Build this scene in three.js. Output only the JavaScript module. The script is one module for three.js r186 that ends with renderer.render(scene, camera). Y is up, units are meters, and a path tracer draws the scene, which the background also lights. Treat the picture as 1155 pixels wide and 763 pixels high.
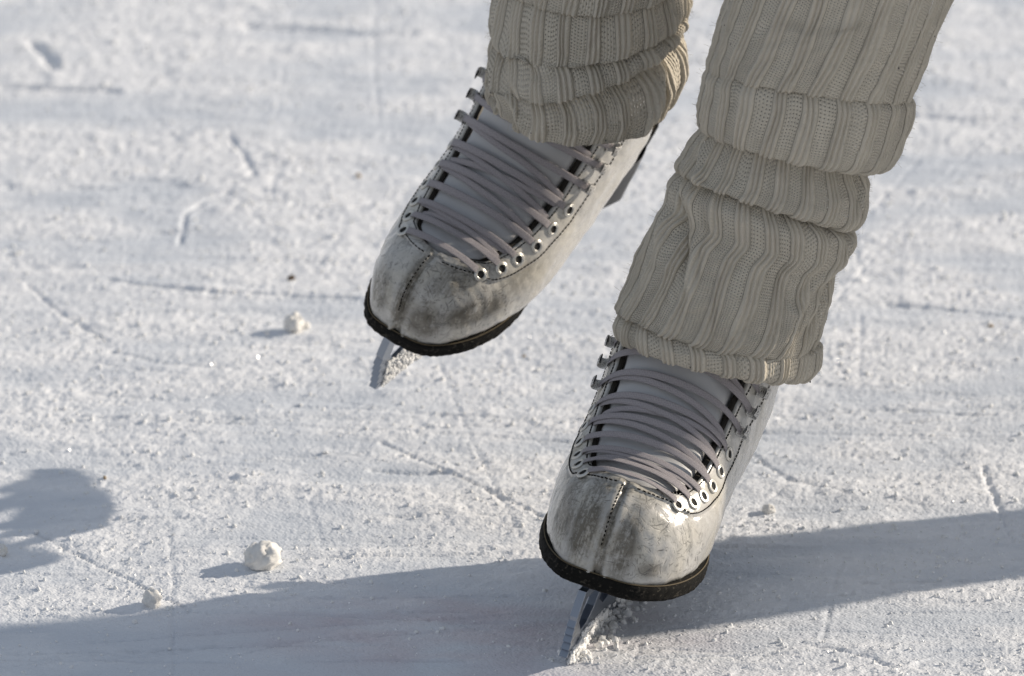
import * as THREE from 'three';
import { ImprovedNoise } from 'three/addons/math/ImprovedNoise.js';
import { mergeGeometries, mergeVertices } from 'three/addons/utils/BufferGeometryUtils.js';
import { MarchingCubes } from 'three/addons/objects/MarchingCubes.js';

// ---------------------------------------------------------------- camera, sky, sun, exposure
const scene = new THREE.Scene();
const IW = 1155, IH = 763, FPX = 10500, PITCH = THREE.MathUtils.degToRad(18.877);
const CAM = new THREE.Vector3(0, 2.2, 5.8);
const camera = new THREE.PerspectiveCamera(THREE.MathUtils.radToDeg(2 * Math.atan(IH / 2 / FPX)), IW / IH, 0.1, 1000);
camera.position.copy(CAM);
camera.rotation.x = -PITCH;
camera.focus = 6.2;
camera.userData.fStop = 9.5;
camera.updateMatrixWorld();

const SUN_EL = THREE.MathUtils.degToRad(21), SUN_AZ = THREE.MathUtils.degToRad(20.7);
const SUN_DIR = new THREE.Vector3(Math.cos(SUN_EL) * Math.cos(SUN_AZ), Math.sin(SUN_EL), -Math.cos(SUN_EL) * Math.sin(SUN_AZ));
{
  const w = 256, h = 128, d = new Float32Array(w * h * 4), v = new THREE.Vector3();
  for (let j = 0; j < h; j++) for (let i = 0; i < w; i++) {
    const el = (j + 0.5) / h * Math.PI - Math.PI / 2, az = (i + 0.5) / w * 2 * Math.PI - Math.PI;
    v.set(Math.cos(el) * Math.cos(az), Math.sin(el), Math.cos(el) * Math.sin(az));
    const up = Math.max(0, v.y), k = Math.pow(1 - up, 3), c = Math.max(0, v.dot(SUN_DIR));
    const halo = 0.5 * Math.pow(c, 24) + 0.14 * Math.pow(c, 4);
    const o = (j * w + i) * 4;
    d[o] = 0.265 + 0.285 * k + halo; d[o + 1] = 0.31 + 0.262 * k + halo * 0.9; d[o + 2] = 0.385 + 0.222 * k + halo * 0.74; d[o + 3] = 1;
  }
  const t = new THREE.DataTexture(d, w, h, THREE.RGBAFormat, THREE.FloatType);
  t.mapping = THREE.EquirectangularReflectionMapping; t.magFilter = THREE.LinearFilter; t.minFilter = THREE.LinearFilter; t.needsUpdate = true;
  scene.background = t; scene.environment = t;
}
const sun = new THREE.DirectionalLight(new THREE.Color().setRGB(1, 0.9, 0.77), 4.35);
sun.position.copy(SUN_DIR).multiplyScalar(8);
sun.castShadow = true; sun.shadow.mapSize.set(4096, 4096);
Object.assign(sun.shadow.camera, { left: -2.5, right: 2.5, top: 2.5, bottom: -2.5, near: 0.5, far: 20 });
sun.shadow.radius = 1.6;
scene.add(sun, sun.target);

const renderer = new THREE.WebGLRenderer({ antialias: true });
renderer.toneMapping = THREE.LinearToneMapping;
renderer.toneMappingExposure = 1.06;
renderer.shadowMap.enabled = true;

// ---------------------------------------------------------------- helpers
const V3 = (x = 0, y = 0, z = 0) => new THREE.Vector3(x, y, z);
const clamp = (x, a = 0, b = 1) => Math.min(b, Math.max(a, x));
const lerp = (a, b, t) => a + (b - a) * t;
const sstep = (a, b, x) => { const t = clamp((x - a) / (b - a)); return t * t * (3 - 2 * t); };
const gauss = (d, s) => Math.exp(-(d * d) / (s * s));
function rng(seed) { let a = seed >>> 0; return () => { a = (a + 0x6D2B79F5) | 0; let t = Math.imul(a ^ (a >>> 15), 1 | a); t = (t + Math.imul(t ^ (t >>> 7), 61 | t)) ^ t; return ((t ^ (t >>> 14)) >>> 0) / 4294967296; }; }
const perlin = new ImprovedNoise();
const noise = (x, y, z = 0) => perlin.noise(x + 100.3, y + 57.7, z + 31.1);
function fbm(x, y, z, oct = 4) { let s = 0, a = 0.5, f = 1; for (let i = 0; i < oct; i++) { s += a * noise(x * f, y * f, z * f + i * 7.3); a *= 0.5; f *= 2.03; } return s; }
const CR = V3(1, 0, 0), CU = V3(0, Math.cos(PITCH), -Math.sin(PITCH)), CF = V3(0, -Math.sin(PITCH), -Math.cos(PITCH));
// a photo pixel at a given distance along the view axis, and a photo pixel on the ice
function atDepth(px, py, d) { return CAM.clone().addScaledVector(CF, d).addScaledVector(CR, (px - IW / 2) / FPX * d).addScaledVector(CU, (IH / 2 - py) / FPX * d); }
function onIce(px, py) { const q = atDepth(px, py, 1).sub(CAM); return CAM.clone().addScaledVector(q, -CAM.y / q.y); }
const depthOf = (p) => p.clone().sub(CAM).dot(CF);

const taken = {};
function numbered(n) { const k = taken[n] = (taken[n] ?? -1) + 1; return k ? n + '_' + String(k).padStart(3, '0') : n; }
function mesh(name, geo, mat, parent) { const m = new THREE.Mesh(geo, mat); m.name = parent === scene ? numbered(name) : name; m.castShadow = m.receiveShadow = true; parent.add(m); return m; }
function tag(o, label, category, group, kind) { o.userData.label = label; o.userData.category = category; if (group) o.userData.group = group; if (kind) o.userData.kind = kind; return o; }
function thing(name, label, category, group) { const g = new THREE.Group(); g.name = numbered(name); scene.add(g); return tag(g, label, category, group); }
// grid of points rows x cols -> indexed geometry (uv from callback)
function gridGeo(rows, cols, fn, uvfn) {
  const pos = new Float32Array(rows * cols * 3), uv = new Float32Array(rows * cols * 2), idx = [];
  for (let i = 0; i < rows; i++) for (let j = 0; j < cols; j++) {
    const p = fn(i, j), k = i * cols + j;
    pos[3 * k] = p.x; pos[3 * k + 1] = p.y; pos[3 * k + 2] = p.z;
    const q = uvfn ? uvfn(i, j) : [j / (cols - 1), i / (rows - 1)]; uv[2 * k] = q[0]; uv[2 * k + 1] = q[1];
  }
  for (let i = 0; i < rows - 1; i++) for (let j = 0; j < cols - 1; j++) { const a = i * cols + j, b = a + 1, c = a + cols, d = c + 1; idx.push(a, c, b, b, c, d); }
  const g = new THREE.BufferGeometry();
  g.setAttribute('position', new THREE.BufferAttribute(pos, 3)); g.setAttribute('uv', new THREE.BufferAttribute(uv, 2));
  g.setIndex(idx); g.computeVertexNormals(); return g;
}
function dataTex(w, h, fn, srgb, rep = true) {
  const d = new Uint8Array(w * h * 4);
  for (let j = 0; j < h; j++) for (let i = 0; i < w; i++) { const c = fn(i, j), o = (j * w + i) * 4; d[o] = clamp(c[0]) * 255; d[o + 1] = clamp(c[1]) * 255; d[o + 2] = clamp(c[2]) * 255; d[o + 3] = 255; }
  const t = new THREE.DataTexture(d, w, h); if (srgb) t.colorSpace = THREE.SRGBColorSpace;
  t.wrapS = t.wrapT = rep ? THREE.RepeatWrapping : THREE.ClampToEdgeWrapping; t.magFilter = THREE.LinearFilter; t.minFilter = THREE.LinearMipmapLinearFilter; t.generateMipmaps = true; t.needsUpdate = true; return t;
}
const lin2s = (c) => c <= 0.0031308 ? 12.92 * c : 1.055 * Math.pow(c, 1 / 2.4) - 0.055;
const lin = (r, g, b) => new THREE.Color().setRGB(r, g, b);
// irregular lump of snow: icosphere pushed about by noise
function lumpGeo(r, detail, seed, rough = 0.18, fine = 0) {
  let g = new THREE.IcosahedronGeometry(1, detail); g.deleteAttribute('uv'); g.deleteAttribute('normal'); g = mergeVertices(g, 1e-4);
  const p = g.attributes.position, v = V3();
  for (let i = 0; i < p.count; i++) {
    v.fromBufferAttribute(p, i).normalize();
    const k = 1 + rough * 2 * noise(v.x * 1.7 + seed, v.y * 1.7, v.z * 1.7) + rough * noise(v.x * 4 + seed, v.y * 4, v.z * 4) + fine * noise(v.x * 14, v.y * 14 + seed, v.z * 14) + fine * 0.7 * noise(v.x * 29, v.y * 29 + seed, v.z * 29);
    v.multiplyScalar(r * k); p.setXYZ(i, v.x, v.y, v.z);
  }
  g.computeVertexNormals(); return g;
}
// ---------------------------------------------------------------- the ice
const GROOVES = [ // photo polylines scratched into the ice: points, half-width m, depth m (negative = raised ridge)
  [[[40, 603], [130, 650], [215, 692]], 0.0011, 0.0022], [[[17, 649], [200, 653], [400, 661]], 0.0014, 0.0016],
  [[[257, 152], [275, 178], [289, 203]], 0.0018, 0.0020], [[[262, 217], [230, 228], [209, 243], [203, 276]], 0.0018, 0.0020],
  [[[75, 212], [140, 216], [160, 215], [212, 211]], 0.0022, 0.0026], [[[125, 398], [180, 410], [268, 420]], 0.0016, 0.002],
  [[[1030, 130], [1085, 136], [1142, 135]], 0.0032, 0.0034], [[[0, 100], [40, 101], [130, 104]], 0.004, 0.005],
  [[[120, 317], [230, 330], [400, 337]], 0.003, 0.0035], [[[1012, 757], [1050, 742], [1085, 731]], 0.0012, -0.0012],
  [[[1108, 528], [1125, 570], [1142, 612]], 0.0016, 0.0022], [[[280, 30], [410, 38], [470, 36]], 0.004, 0.004],
  [[[840, 505], [890, 545], [960, 560]], 0.0015, 0.0018], [[[30, 320], [75, 360], [120, 385]], 0.0016, 0.002],
  [[[190, 600], [195, 660], [196, 762]], 0.0012, 0.0012], [[[430, 500], [520, 540], [610, 585]], 0.0014, 0.0022],
  [[[1000, 345], [1075, 352], [1155, 362]], 0.0024, 0.0022], [[[35, 50], [50, 62], [62, 78]], 0.005, 0.0045],
  [[[880, 470], [990, 462], [1120, 470]], 0.002, 0.0024], [[[420, 532], [470, 535], [500, 533]], 0.003, 0.003],
  [[[905, 728], [985, 745], [1020, 762]], 0.0014, 0.0018], [[[440, 690], [520, 705], [600, 728]], 0.001, 0.001], [[[250, 745], [350, 722], [470, 712]], 0.001, 0.001],
].map(([pts, w, d]) => { const P = pts.map(([x, y]) => onIce(x, y)); const bb = [1e9, -1e9, 1e9, -1e9]; for (const p of P) { bb[0] = Math.min(bb[0], p.x); bb[1] = Math.max(bb[1], p.x); bb[2] = Math.min(bb[2], p.z); bb[3] = Math.max(bb[3], p.z); } return { P, w, d, bb }; });
const ARCS = []; { const R = rng(321); for (let k = 0; k < 85; k++) { const r = 1.5 + 9 * R(), a = R() < 0.7 ? (R() - 0.5) * 0.5 + (R() < 0.5 ? Math.PI / 2 : -Math.PI / 2) : R() * 6.28, px = (R() - 0.5) * 0.7, pz = 0.05 - 1.5 * R(); ARCS.push({ x: px + Math.cos(a) * r, z: pz + Math.sin(a) * r, r, w: 0.0008 + 0.0007 * R(), d: (0.0009 + 0.0013 * R() * R()) * (Math.abs(Math.cos(a)) > 0.6 ? 0.55 : 1) }); } }
function segDist(px, pz, a, b) { const dx = b.x - a.x, dz = b.z - a.z, t = clamp(((px - a.x) * dx + (pz - a.z) * dz) / (dx * dx + dz * dz)); return [Math.hypot(px - a.x - dx * t, pz - a.z - dz * t), t]; }
function snowMask(x, z) {
  const w = 0.03 * noise(x * 5, z * 5, 4), zz = z + 0.06 * x + w;
  const m = fbm(x * 6, zz * 11, 1, 4) + 0.30 * noise(x * 2.6, zz * 20, 8) + 0.22 + 0.10 * fbm(x * 30, z * 40, 6, 2);
  // wiped ice where the blade has just been
  const wipe = gauss((z - 0.02) / 0.10, 1) * sstep(0.10, -0.02, x) * sstep(-0.42, -0.22, x);
  return clamp(sstep(-0.12, 0.38, m) - 0.75 * wipe);
}
function iceHeight(x, z, near) {
  if (!near) return 0;
  const m = snowMask(x, z), zz = z + 0.06 * x;
  let h = 0.0040 * fbm(x * 4, z * 5, 3, 3) + 0.0014 * noise(x * 5, zz * 30, 2) * (0.4 + m) + 0.0010 * noise(x * 18, zz * 70, 12) + 0.0016 * fbm(x * 22, z * 26, 18, 2);
  const g1 = noise(x * 120, z * 105, 5), g2 = noise(x * 250, z * 215, 9), g3 = noise(x * 430, z * 330, 15);
  h += (0.30 + 0.6 * m) * (0.0007 * g1 + 0.0009 * g2 + 0.0008 * g3);
  const c = noise(x * 52, z * 46, 21) * 0.65 + 0.5 * noise(x * 21, z * 24, 27);
  h += m * (0.0030 * Math.max(0, c - 0.10) + 0.0008);
  const c2 = noise(x * 62, z * 80, 41); h += m * 0.004 * Math.max(0, c2 - 0.42);
  for (const G of GROOVES) {
    const e = G.w * 4; if (x < G.bb[0] - e || x > G.bb[1] + e || z < G.bb[2] - e || z > G.bb[3] + e) continue;
    let best = 1e9; for (let i = 0; i < G.P.length - 1; i++) best = Math.min(best, segDist(x, z, G.P[i], G.P[i + 1])[0]);
    best += 0.0008 * g1; const w = G.w * (0.8 + 0.6 * noise(x * 30, z * 30, 60));
    h -= G.d * gauss(best, w); h += 0.15 * Math.abs(G.d) * gauss(best - 2.3 * G.w, G.w) * (0.6 + g2);
  }
  for (const A of ARCS) { const dd = Math.abs(Math.hypot(x - A.x, z - A.z) - A.r); if (dd > 0.006) continue; const u = noise(Math.atan2(z - A.z, x - A.x) * A.r * 6, A.r, 3); if (u < -0.12) continue; h -= A.d * gauss(dd, A.w) * sstep(-0.12, 0.05, u); h += 0.3 * A.d * gauss(dd - 2.2 * A.w, A.w) * (0.5 + g2); }
  const edge = sstep(0.95, 0.6, Math.abs(x)) * sstep(-2.0, -1.7, z) * sstep(0.6, 0.3, z);
  const spot = 1 - 0.8 * gauss(Math.hypot((x - 0.055) / 0.05, (z + 0.07) / 0.10), 1);
  return h * edge * spot;
}
{
  const xs = [], zs = [];
  for (let x = -0.52; x <= 0.5201; x += 0.00185) xs.push(x);
  for (let z = 0.16, s = 0.0019; z > -1.66; z -= s, s = Math.min(0.0046, s * 1.0016)) zs.push(z);
  zs.reverse();
  const grow = (arr, dir) => { let s = 0.006, v = dir > 0 ? arr[arr.length - 1] : arr[0]; while (Math.abs(v) < 160) { v += dir * s; s *= 1.32; dir > 0 ? arr.push(v) : arr.unshift(v); } };
  grow(xs, 1); grow(xs, -1); grow(zs, 1); grow(zs, -1);
  const R = zs.length, C = xs.length, col = new Float32Array(R * C * 3);
  const g = gridGeo(R, C, (i, j) => V3(xs[j], iceHeight(xs[j], zs[i], Math.abs(xs[j]) < 1 && zs[i] > -2.1 && zs[i] < 0.7), zs[i]), (i, j) => [xs[j] / 0.3, zs[i] / 0.3]);
  const pinkC = onIce(560, 725), pinkD = onIce(430, 700);
  for (let i = 0; i < R; i++) for (let j = 0; j < C; j++) {
    const x = xs[j], z = zs[i], m = Math.abs(x) < 1 && Math.abs(z) < 2.2 ? snowMask(x, z) : 0.7, k = (i * C + j) * 3;
    let r = lerp(0.66, 0.83, m), gg = lerp(0.69, 0.835, m), b = lerp(0.735, 0.85, m);
    const pk = (gauss(Math.hypot((x - pinkC.x) / 0.14, (z - pinkC.z) / 0.07), 1) + 0.8 * gauss(Math.hypot((x - pinkD.x) / 0.1, (z - pinkD.z) / 0.05), 1)) * clamp(0.55 + 1.6 * fbm(x * 14, z * 30, 70, 3)) * (1 - 0.6 * m);
    r *= 1 - 0.06 * pk; gg *= 1 - 0.19 * pk; b *= 1 - 0.20 * pk;
    col[k] = r; col[k + 1] = gg; col[k + 2] = b;
  }
  g.setAttribute('color', new THREE.BufferAttribute(col, 3));
  const N = 512;
  const per = (i, j, f, s) => { const a = i / N * 2 * Math.PI, b = j / N * 2 * Math.PI; return noise(Math.cos(a) * f + s, Math.sin(a) * f, Math.cos(b) * f) + noise(Math.sin(b) * f + s, Math.cos(a) * f + 3, Math.sin(a) * f); };
  const R2 = rng(5), white = new Float32Array(N * N).map(() => R2());
  const bump = dataTex(N, N, (i, j) => { let s = 0; for (let a = -1; a <= 1; a++) for (let b = -1; b <= 1; b++) s += white[((j + b + N) % N) * N + (i + a + N) % N]; const v = 0.25 * white[j * N + i] + 0.5 * s / 9 + 0.12 * per(i, j, 14, 2); return [v, v, v]; });
  const mat = new THREE.MeshPhysicalMaterial({ color: 0xffffff, vertexColors: true, roughness: 0.62, bumpMap: bump, bumpScale: 0.0011, specularIntensity: 0.6 });
  const ice = mesh('ice_rink', g, mat, scene); ice.userData.kind = 'structure';
  tag(ice, 'snow covered scratched skating ice', 'ice'); 
}
const snowMat = new THREE.MeshPhysicalMaterial({ color: lin(0.84, 0.835, 0.82), roughness: 0.7, sheen: 0.2 });
const grainTex = (() => { const R = rng(77), N = 128, w = new Float32Array(N * N).map(() => R()); return dataTex(N, N, (i, j) => { let s = 0; for (let a = 0; a < 2; a++) for (let b = 0; b < 2; b++) s += w[((j + b) % N) * N + (i + a) % N]; s /= 4; return [s, s, s]; }); })();
{ // loose crumbs of snow scraped off the ice, and clear ice crystals between them
  const R = rng(11), d = new THREE.Object3D();
  const make = (name, geo, mat, n, size, label, far) => {
    const im = new THREE.InstancedMesh(geo, mat, n); let k = 0;
    while (k < n) {
      const z = 0.10 - far * Math.pow(R(), 1.15), x = (R() - 0.5) * 0.95, m = snowMask(x, z) * (0.55 + 0.9 * noise(x * 18, z * 22, 90) + 0.5 * noise(x * 5, z * 16, 95));
      if (R() > m + 0.05) continue;
      const s = size * (0.55 + 1.6 * Math.pow(R(), 5));
      d.position.set(x, iceHeight(x, z, true) + s * 0.35, z); d.rotation.set(R() * 6, R() * 6, R() * 6); d.scale.set(s * (0.7 + 0.6 * R()), s * (0.6 + 0.5 * R()), s * (0.7 + 0.6 * R())); d.updateMatrix(); im.setMatrixAt(k++, d.matrix);
    }
    im.name = name; im.castShadow = im.receiveShadow = true; tag(im, label, 'snow', null, 'stuff'); scene.add(im);
  };
  make('snow_crumbs', lumpGeo(1, 1, 3, 0.25), snowMat, 11000, 0.0008, 'loose white crumbs of scraped snow strewn over the ice', 1.7);
  const cm = new THREE.MeshPhysicalMaterial({ color: lin(0.9, 0.9, 0.9), roughness: 0.22, ior: 1.7, clearcoat: 1, clearcoatRoughness: 0.18, flatShading: true });
  make('ice_crystals', new THREE.OctahedronGeometry(1, 0), cm, 6000, 0.0006, 'tiny glinting ice crystals scattered over the snow crust', 0.75);
}
// ---------------------------------------------------------------- boot form: sections from the toe tip to the top of the shaft
const G = 0.97, SHEAR = 0.33;
const WIDE = [[0, 1.002], [2.5, 1.002], [4.5, 1.0249], [6.5, 1.054], [8.5, 1.0817], [11, 1.0592], [14, 1.0094], [20, 1.0094]];
const ST = [ // dorsal x,y  plantar x,y  half-width  height share of the widest point
  [.2735, .0192, .2735, .0190, .00005, .5], [.2715, .040, .2725, .004, .0165, .42], [.265, .0525, .267, .001, .0270, .38], [.252, .0620, .254, 0, .0370, .35],
  [.233, .0665, .235, 0, .0450, .34], [.212, .0705, .21, 0, .0508, .33], [.190, .0785, .18, .001, .0535, .33], [.168, .092, .15, .004, .0525, .35],
  [.148, .109, .115, .011, .0510, .38], [.131, .128, .078, .020, .0515, .42], [.119, .148, .040, .026, .0530, .46], [.112, .168, .012, .040, .0545, .5],
  [.108, .188, .002, .080, .0560, .5], [.107, .210, .003, .13, .0590, .5], [.108, .235, .0, .18, .0620, .5], [.110, .26, -.005, .23, .064, .5]];
function sect(t) {
  t = clamp(t, 0, ST.length - 1.0001); const i = Math.floor(t), f = t - i, g = (k) => ST[clamp(k, 0, ST.length - 1)];
  const a = g(i - 1), b = g(i), c = g(i + 1), d = g(i + 2);
  const q = b.map((_, k) => 0.5 * (2 * b[k] + (-a[k] + c[k]) * f + (2 * a[k] - 5 * b[k] + 4 * c[k] - d[k]) * f * f + (-a[k] + 3 * b[k] - 3 * c[k] + d[k]) * f * f * f));
  let w = 0; while (t > WIDE[w + 1][0]) w++; q[4] *= lerp(WIDE[w][1], WIDE[w + 1][1], (t - WIDE[w][0]) / (WIDE[w + 1][0] - WIDE[w][0])); q[2] -= 0.0036 * clamp((t - 8.5) / 2.5); return q;
}
const TE = [4.06, 4.79, 5.41, 6.1185, 6.876, 7.6323, 8.4857, 9.2399, 9.9988], PE = [.6836, .79, .845, .904, .9686, 1.0324, 1.058, 1.0941, 1.1146];
function eyeletPhi(t) { if (t <= TE[0]) return PE[0] - (TE[0] - t) * 0.12; for (let i = 0; i < 8; i++) if (t <= TE[i + 1]) return lerp(PE[i], PE[i + 1], (t - TE[i]) / (TE[i + 1] - TE[i])); return PE[8] + (t - TE[8]) * 0.03; }
const T0 = 3.76;
const gapPhi = (t) => t <= T0 ? 0 : (eyeletPhi(t) - 0.20) * Math.sqrt(clamp((t - T0) / 0.75)) ** 0.9;
const stitchPhi = (t) => t < 3.42 ? 0 : (eyeletPhi(t) + 0.19) * Math.pow(clamp((t - 3.42) / 0.95), 0.42);
function bootForm(bend, ball) {
  const raw = (t, phi) => {
    const a = sect(t), k = a[5], Cx = a[2] + (a[0] - a[2]) * k, Cy = a[3] + (a[1] - a[3]) * k, cp = Math.cos(phi), sp = Math.sin(phi), sh = clamp((t - 8) / 4), ac = Math.abs(cp);
    let vx, vy, ez;
    if (cp >= 0) { const e = Math.pow(ac, .9 + .1 * sh); vx = (a[0] - Cx) * e; vy = (a[1] - Cy) * e; ez = .85 + .15 * sh; }
    else { const e = Math.pow(ac, .5 + .5 * sh); vx = (a[2] - Cx) * e; vy = (a[3] - Cy) * e; ez = .55 + .45 * sh; }
    const Y = Cy + vy, X = Cx + vx + SHEAR * Math.max(Y - .06, 0), q = clamp((X - .1) / .17);
    const Z = (a[4] + (sp < 0 ? ball * gauss((t - 4.4) / 2.4, 1) * sstep(0, 1.5, t) : 0)) * Math.sign(sp) * Math.pow(Math.abs(sp), ez) + bend * q * q;
    return V3(X * G, Y * G, Z * G);
  };
  const nrm = (t, phi) => { const e = 0.02, t1 = Math.max(t, 0.05); const a = raw(t1 + e, phi).sub(raw(t1 - e, phi)), b = raw(t1, phi + e).sub(raw(t1, phi - e)); const n = b.cross(a).normalize(); const mid = sect(t1), c = V3((mid[0] + mid[2]) / 2 * G, (mid[1] + mid[3]) / 2 * G, bend * 0); const out = raw(t1, phi).sub(c); return n.dot(out) < 0 ? n.negate() : n; };
  const at = (t, phi, off = 0) => off ? raw(t, phi).addScaledVector(nrm(t, phi), off) : raw(t, phi);
  return { raw, nrm, at };
}
// leather: dirt, scuffs and cracks held in a buffer over (angle, section)
const TMAX = 13.6;
function leatherMaps(seed, form, toeDirt, blobs) {
  const N = 1024, R = rng(seed), dirt = new Float32Array(N * N), cut = new Float32Array(N * N);
  for (let j = 0; j < N; j++) for (let i = 0; i < N; i += 1) {
    const phi = i / N * 2 * Math.PI, t = j / N * TMAX;
    const toe = sstep(4.9, 2.6, t), side = Math.abs(Math.sin(phi)), top = Math.cos(phi) > -0.2 ? 1 : 0.4;
    const p = form.raw(t, phi), x = p.x * 100, y = p.y * 100, z = p.z * 100 + seed;
    const n1 = fbm(x * 0.55, y * 0.55, z * 0.55, 4), n2 = noise(x * 4.5, y * 4.5, z * 4.5), n3 = noise(x * 13, y * 13, z * 13);
    const zz = p.z - 0; // scuffed either side of the toe seam
    const seam = gauss(Math.abs(zz) - 0.006, 0.0055) * sstep(4.3, 3.2, t) * (Math.cos(phi) > -0.3 || t < 1.6 ? 1 : 0) * clamp(0.65 + 2.2 * n1 + 0.3 * n2);
    const sk = noise(x * 0.9, y * 0.9, z * 5.5) * 0.5 + noise(x * 2.2, y * 2.2, z * 12) * 0.35, pp = phi > Math.PI ? phi - 2 * Math.PI : phi; let bl = 0; if (p.x > 0.17) for (const b of blobs) bl = Math.max(bl, b[4] * Math.min(1, 1.6 * gauss((p.z - b[0]) / b[2], 1) * gauss((p.y - b[1]) / b[3], 1)));
    let d = toeDirt * bl * clamp(0.90 + 1.0 * n1 + 0.8 * sk + 0.3 * n2 + 0.25 * n3);
    d = Math.max(d, seam * 0.9 * (0.6 + 0.5 * n2 + 0.5 * sk));
    d += 0.10 * sstep(0.15, 0.5, n1 + 0.15 * n2) * (0.4 + 0.6 * sstep(9, 3, t)) + 0.05 * sstep(0.25, 0.6, n3 + 0.4 * n2);
    if (n3 + n2 > 0.75) d += 0.25 * toe; // pits
    dirt[j * N + i] = d;
  }
  const stroke = (phi, t, ang, len, w, dark) => { // a scratch with a wandering path
    let x = phi / (2 * Math.PI) * N, y = t / TMAX * N, a = ang; const steps = Math.ceil(len * 2);
    for (let s = 0; s < steps; s++) {
      x += Math.cos(a) * 0.5; y += Math.sin(a) * 0.5; a += (R() - 0.5) * 0.16; const ww = w * (0.5 + Math.sin(Math.PI * s / steps)) * (0.7 + 0.6 * R());
      for (let v = -3; v <= 3; v++) for (let u = -3; u <= 3; u++) { const X = ((Math.round(x) + u) % N + N) % N, Y = Math.round(y) + v; if (Y < 0 || Y >= N) continue; const k = gauss(Math.hypot(Math.round(x) + u - x, Math.round(y) + v - y), ww) * dark; cut[Y * N + X] = Math.max(cut[Y * N + X], k); }
    }
  };
  for (let k = 0; k < 420; k++) { const ph = (R() < 0.7 ? -1 : 1) * Math.pow(R(), 0.8) * 1.7; stroke(ph, 1.2 + 3.6 * Math.pow(R(), 0.8), R() * 6.28, 3 + 26 * R() * R(), 0.55 + 0.9 * R() * R(), 0.35 + 0.65 * R()); }
  for (let k = 0; k < 70; k++) { const ph = (R() < 0.65 ? -1 : 1) * R() * 2.2; stroke(ph, 0.8 + 3.0 * R(), R() * 6.28, 22 + 60 * R() * R(), 0.6 + 0.9 * R(), 0.4 + 0.5 * R()); }
  for (let k = 0; k < 120; k++) { const ph = (R() < 0.7 ? -1 : 1) * (0.9 + R() * 0.9); stroke(ph, 3 + 8 * R(), R() * 6.28, 3 + 14 * R(), 0.4 + 0.5 * R(), 0.15 + 0.35 * R()); }
  for (let k = 0; k < 26; k++) { const ph = (R() - 0.5) * 1.6; stroke(ph, 3.2 + 1.0 * R(), (R() < 0.5 ? 1.2 : -1.2) + R(), 14 + 30 * R(), 0.6 + 0.5 * R(), 0.5 + 0.4 * R()); }
  for (let k = 0; k < 34; k++) { const ph = (R() - 0.6) * 2.6, t = 1.4 + 3 * R(), a = R() * 6.28; for (let q = 0; q < 9; q++) stroke(ph + (R() - 0.5) * 0.12, t + (R() - 0.5) * 0.16, a + (R() - 0.5) * 0.6, 4 + 9 * R(), 0.6 + R() * 0.8, 0.3 + 0.4 * R()); }
  const base = [0.52, 0.50, 0.46];
  const map = dataTex(N, N, (i, j) => {
    const k = j * N + i, d = clamp(dirt[k]), c = clamp(cut[k]), n = noise(i * 0.02 + seed, j * 0.02) * 0.03, ye = 0.06 * clamp(noise(i * 0.011 + seed, j * 0.013, 5) + 0.2);
    const mix = (b, dd, cc) => lin2s(lerp(lerp(b + n, dd, d * 0.93), cc, c * 0.85));
    return [mix(base[0], 0.088, 0.04), mix(base[1] - ye * 0.3, 0.073, 0.036), mix(base[2] - ye, 0.047, 0.03)];
  }, true);
  const rough = dataTex(N, N, (i, j) => { const k = j * N + i, r = clamp(0.27 + 0.30 * dirt[k] + 0.3 * cut[k] + 0.08 * noise(i * 0.05, j * 0.05, seed)); return [r, r, r]; });
  const bump = dataTex(N, N, (i, j) => { const k = j * N + i, v = 0.62 + 0.16 * noise(i * 0.16, j * 0.16, seed) + 0.10 * noise(i * 0.4, j * 0.4, seed + 3) - 0.45 * cut[k] - 0.15 * dirt[k]; return [v, v, v]; });
  return new THREE.MeshPhysicalMaterial({ map, roughness: 1, roughnessMap: rough, bumpMap: bump, bumpScale: 0.00035, clearcoat: 0.5, clearcoatRoughness: 0.2, side: THREE.DoubleSide });
}
const weave = dataTex(64, 64, (i, j) => { const a = Math.sin((i + j) * Math.PI / 4) * 0.5 + 0.5, b = Math.sin((i - j) * Math.PI / 4) * 0.5 + 0.5, v = 0.3 + 0.7 * Math.max(a * 0.8, b); return [v, v, v]; });
const laceTint = dataTex(128, 128, (i, j) => { const n = fbm(i * 0.06, j * 0.06, 3, 3) * 0.22 + 0.05 * noise(i * 0.5, j * 0.5); return [lin2s(0.355 + n), lin2s(0.325 + n), lin2s(0.33 + n * 0.9)]; }, true);
const soleTint = dataTex(256, 64, (i, j) => { const n = fbm(i * 0.09, j * 0.09, 8, 4), s = sstep(0.16, 0.34, n + 0.25 * noise(i * 0.5, j * 0.25)); return [lin2s(lerp(0.012, 0.06, s)), lin2s(lerp(0.011, 0.053, s)), lin2s(lerp(0.010, 0.042, s))]; }, true); soleTint.repeat.set(0.25, 0.5);
const chipTint = dataTex(64, 64, (i, j) => { const c = sstep(0.16, 0.26, noise(i * 0.16, j * 0.16, 4)); return [lin2s(lerp(0.62, 0.05, c)), lin2s(lerp(0.60, 0.045, c)), lin2s(lerp(0.56, 0.04, c))]; }, true);
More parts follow.
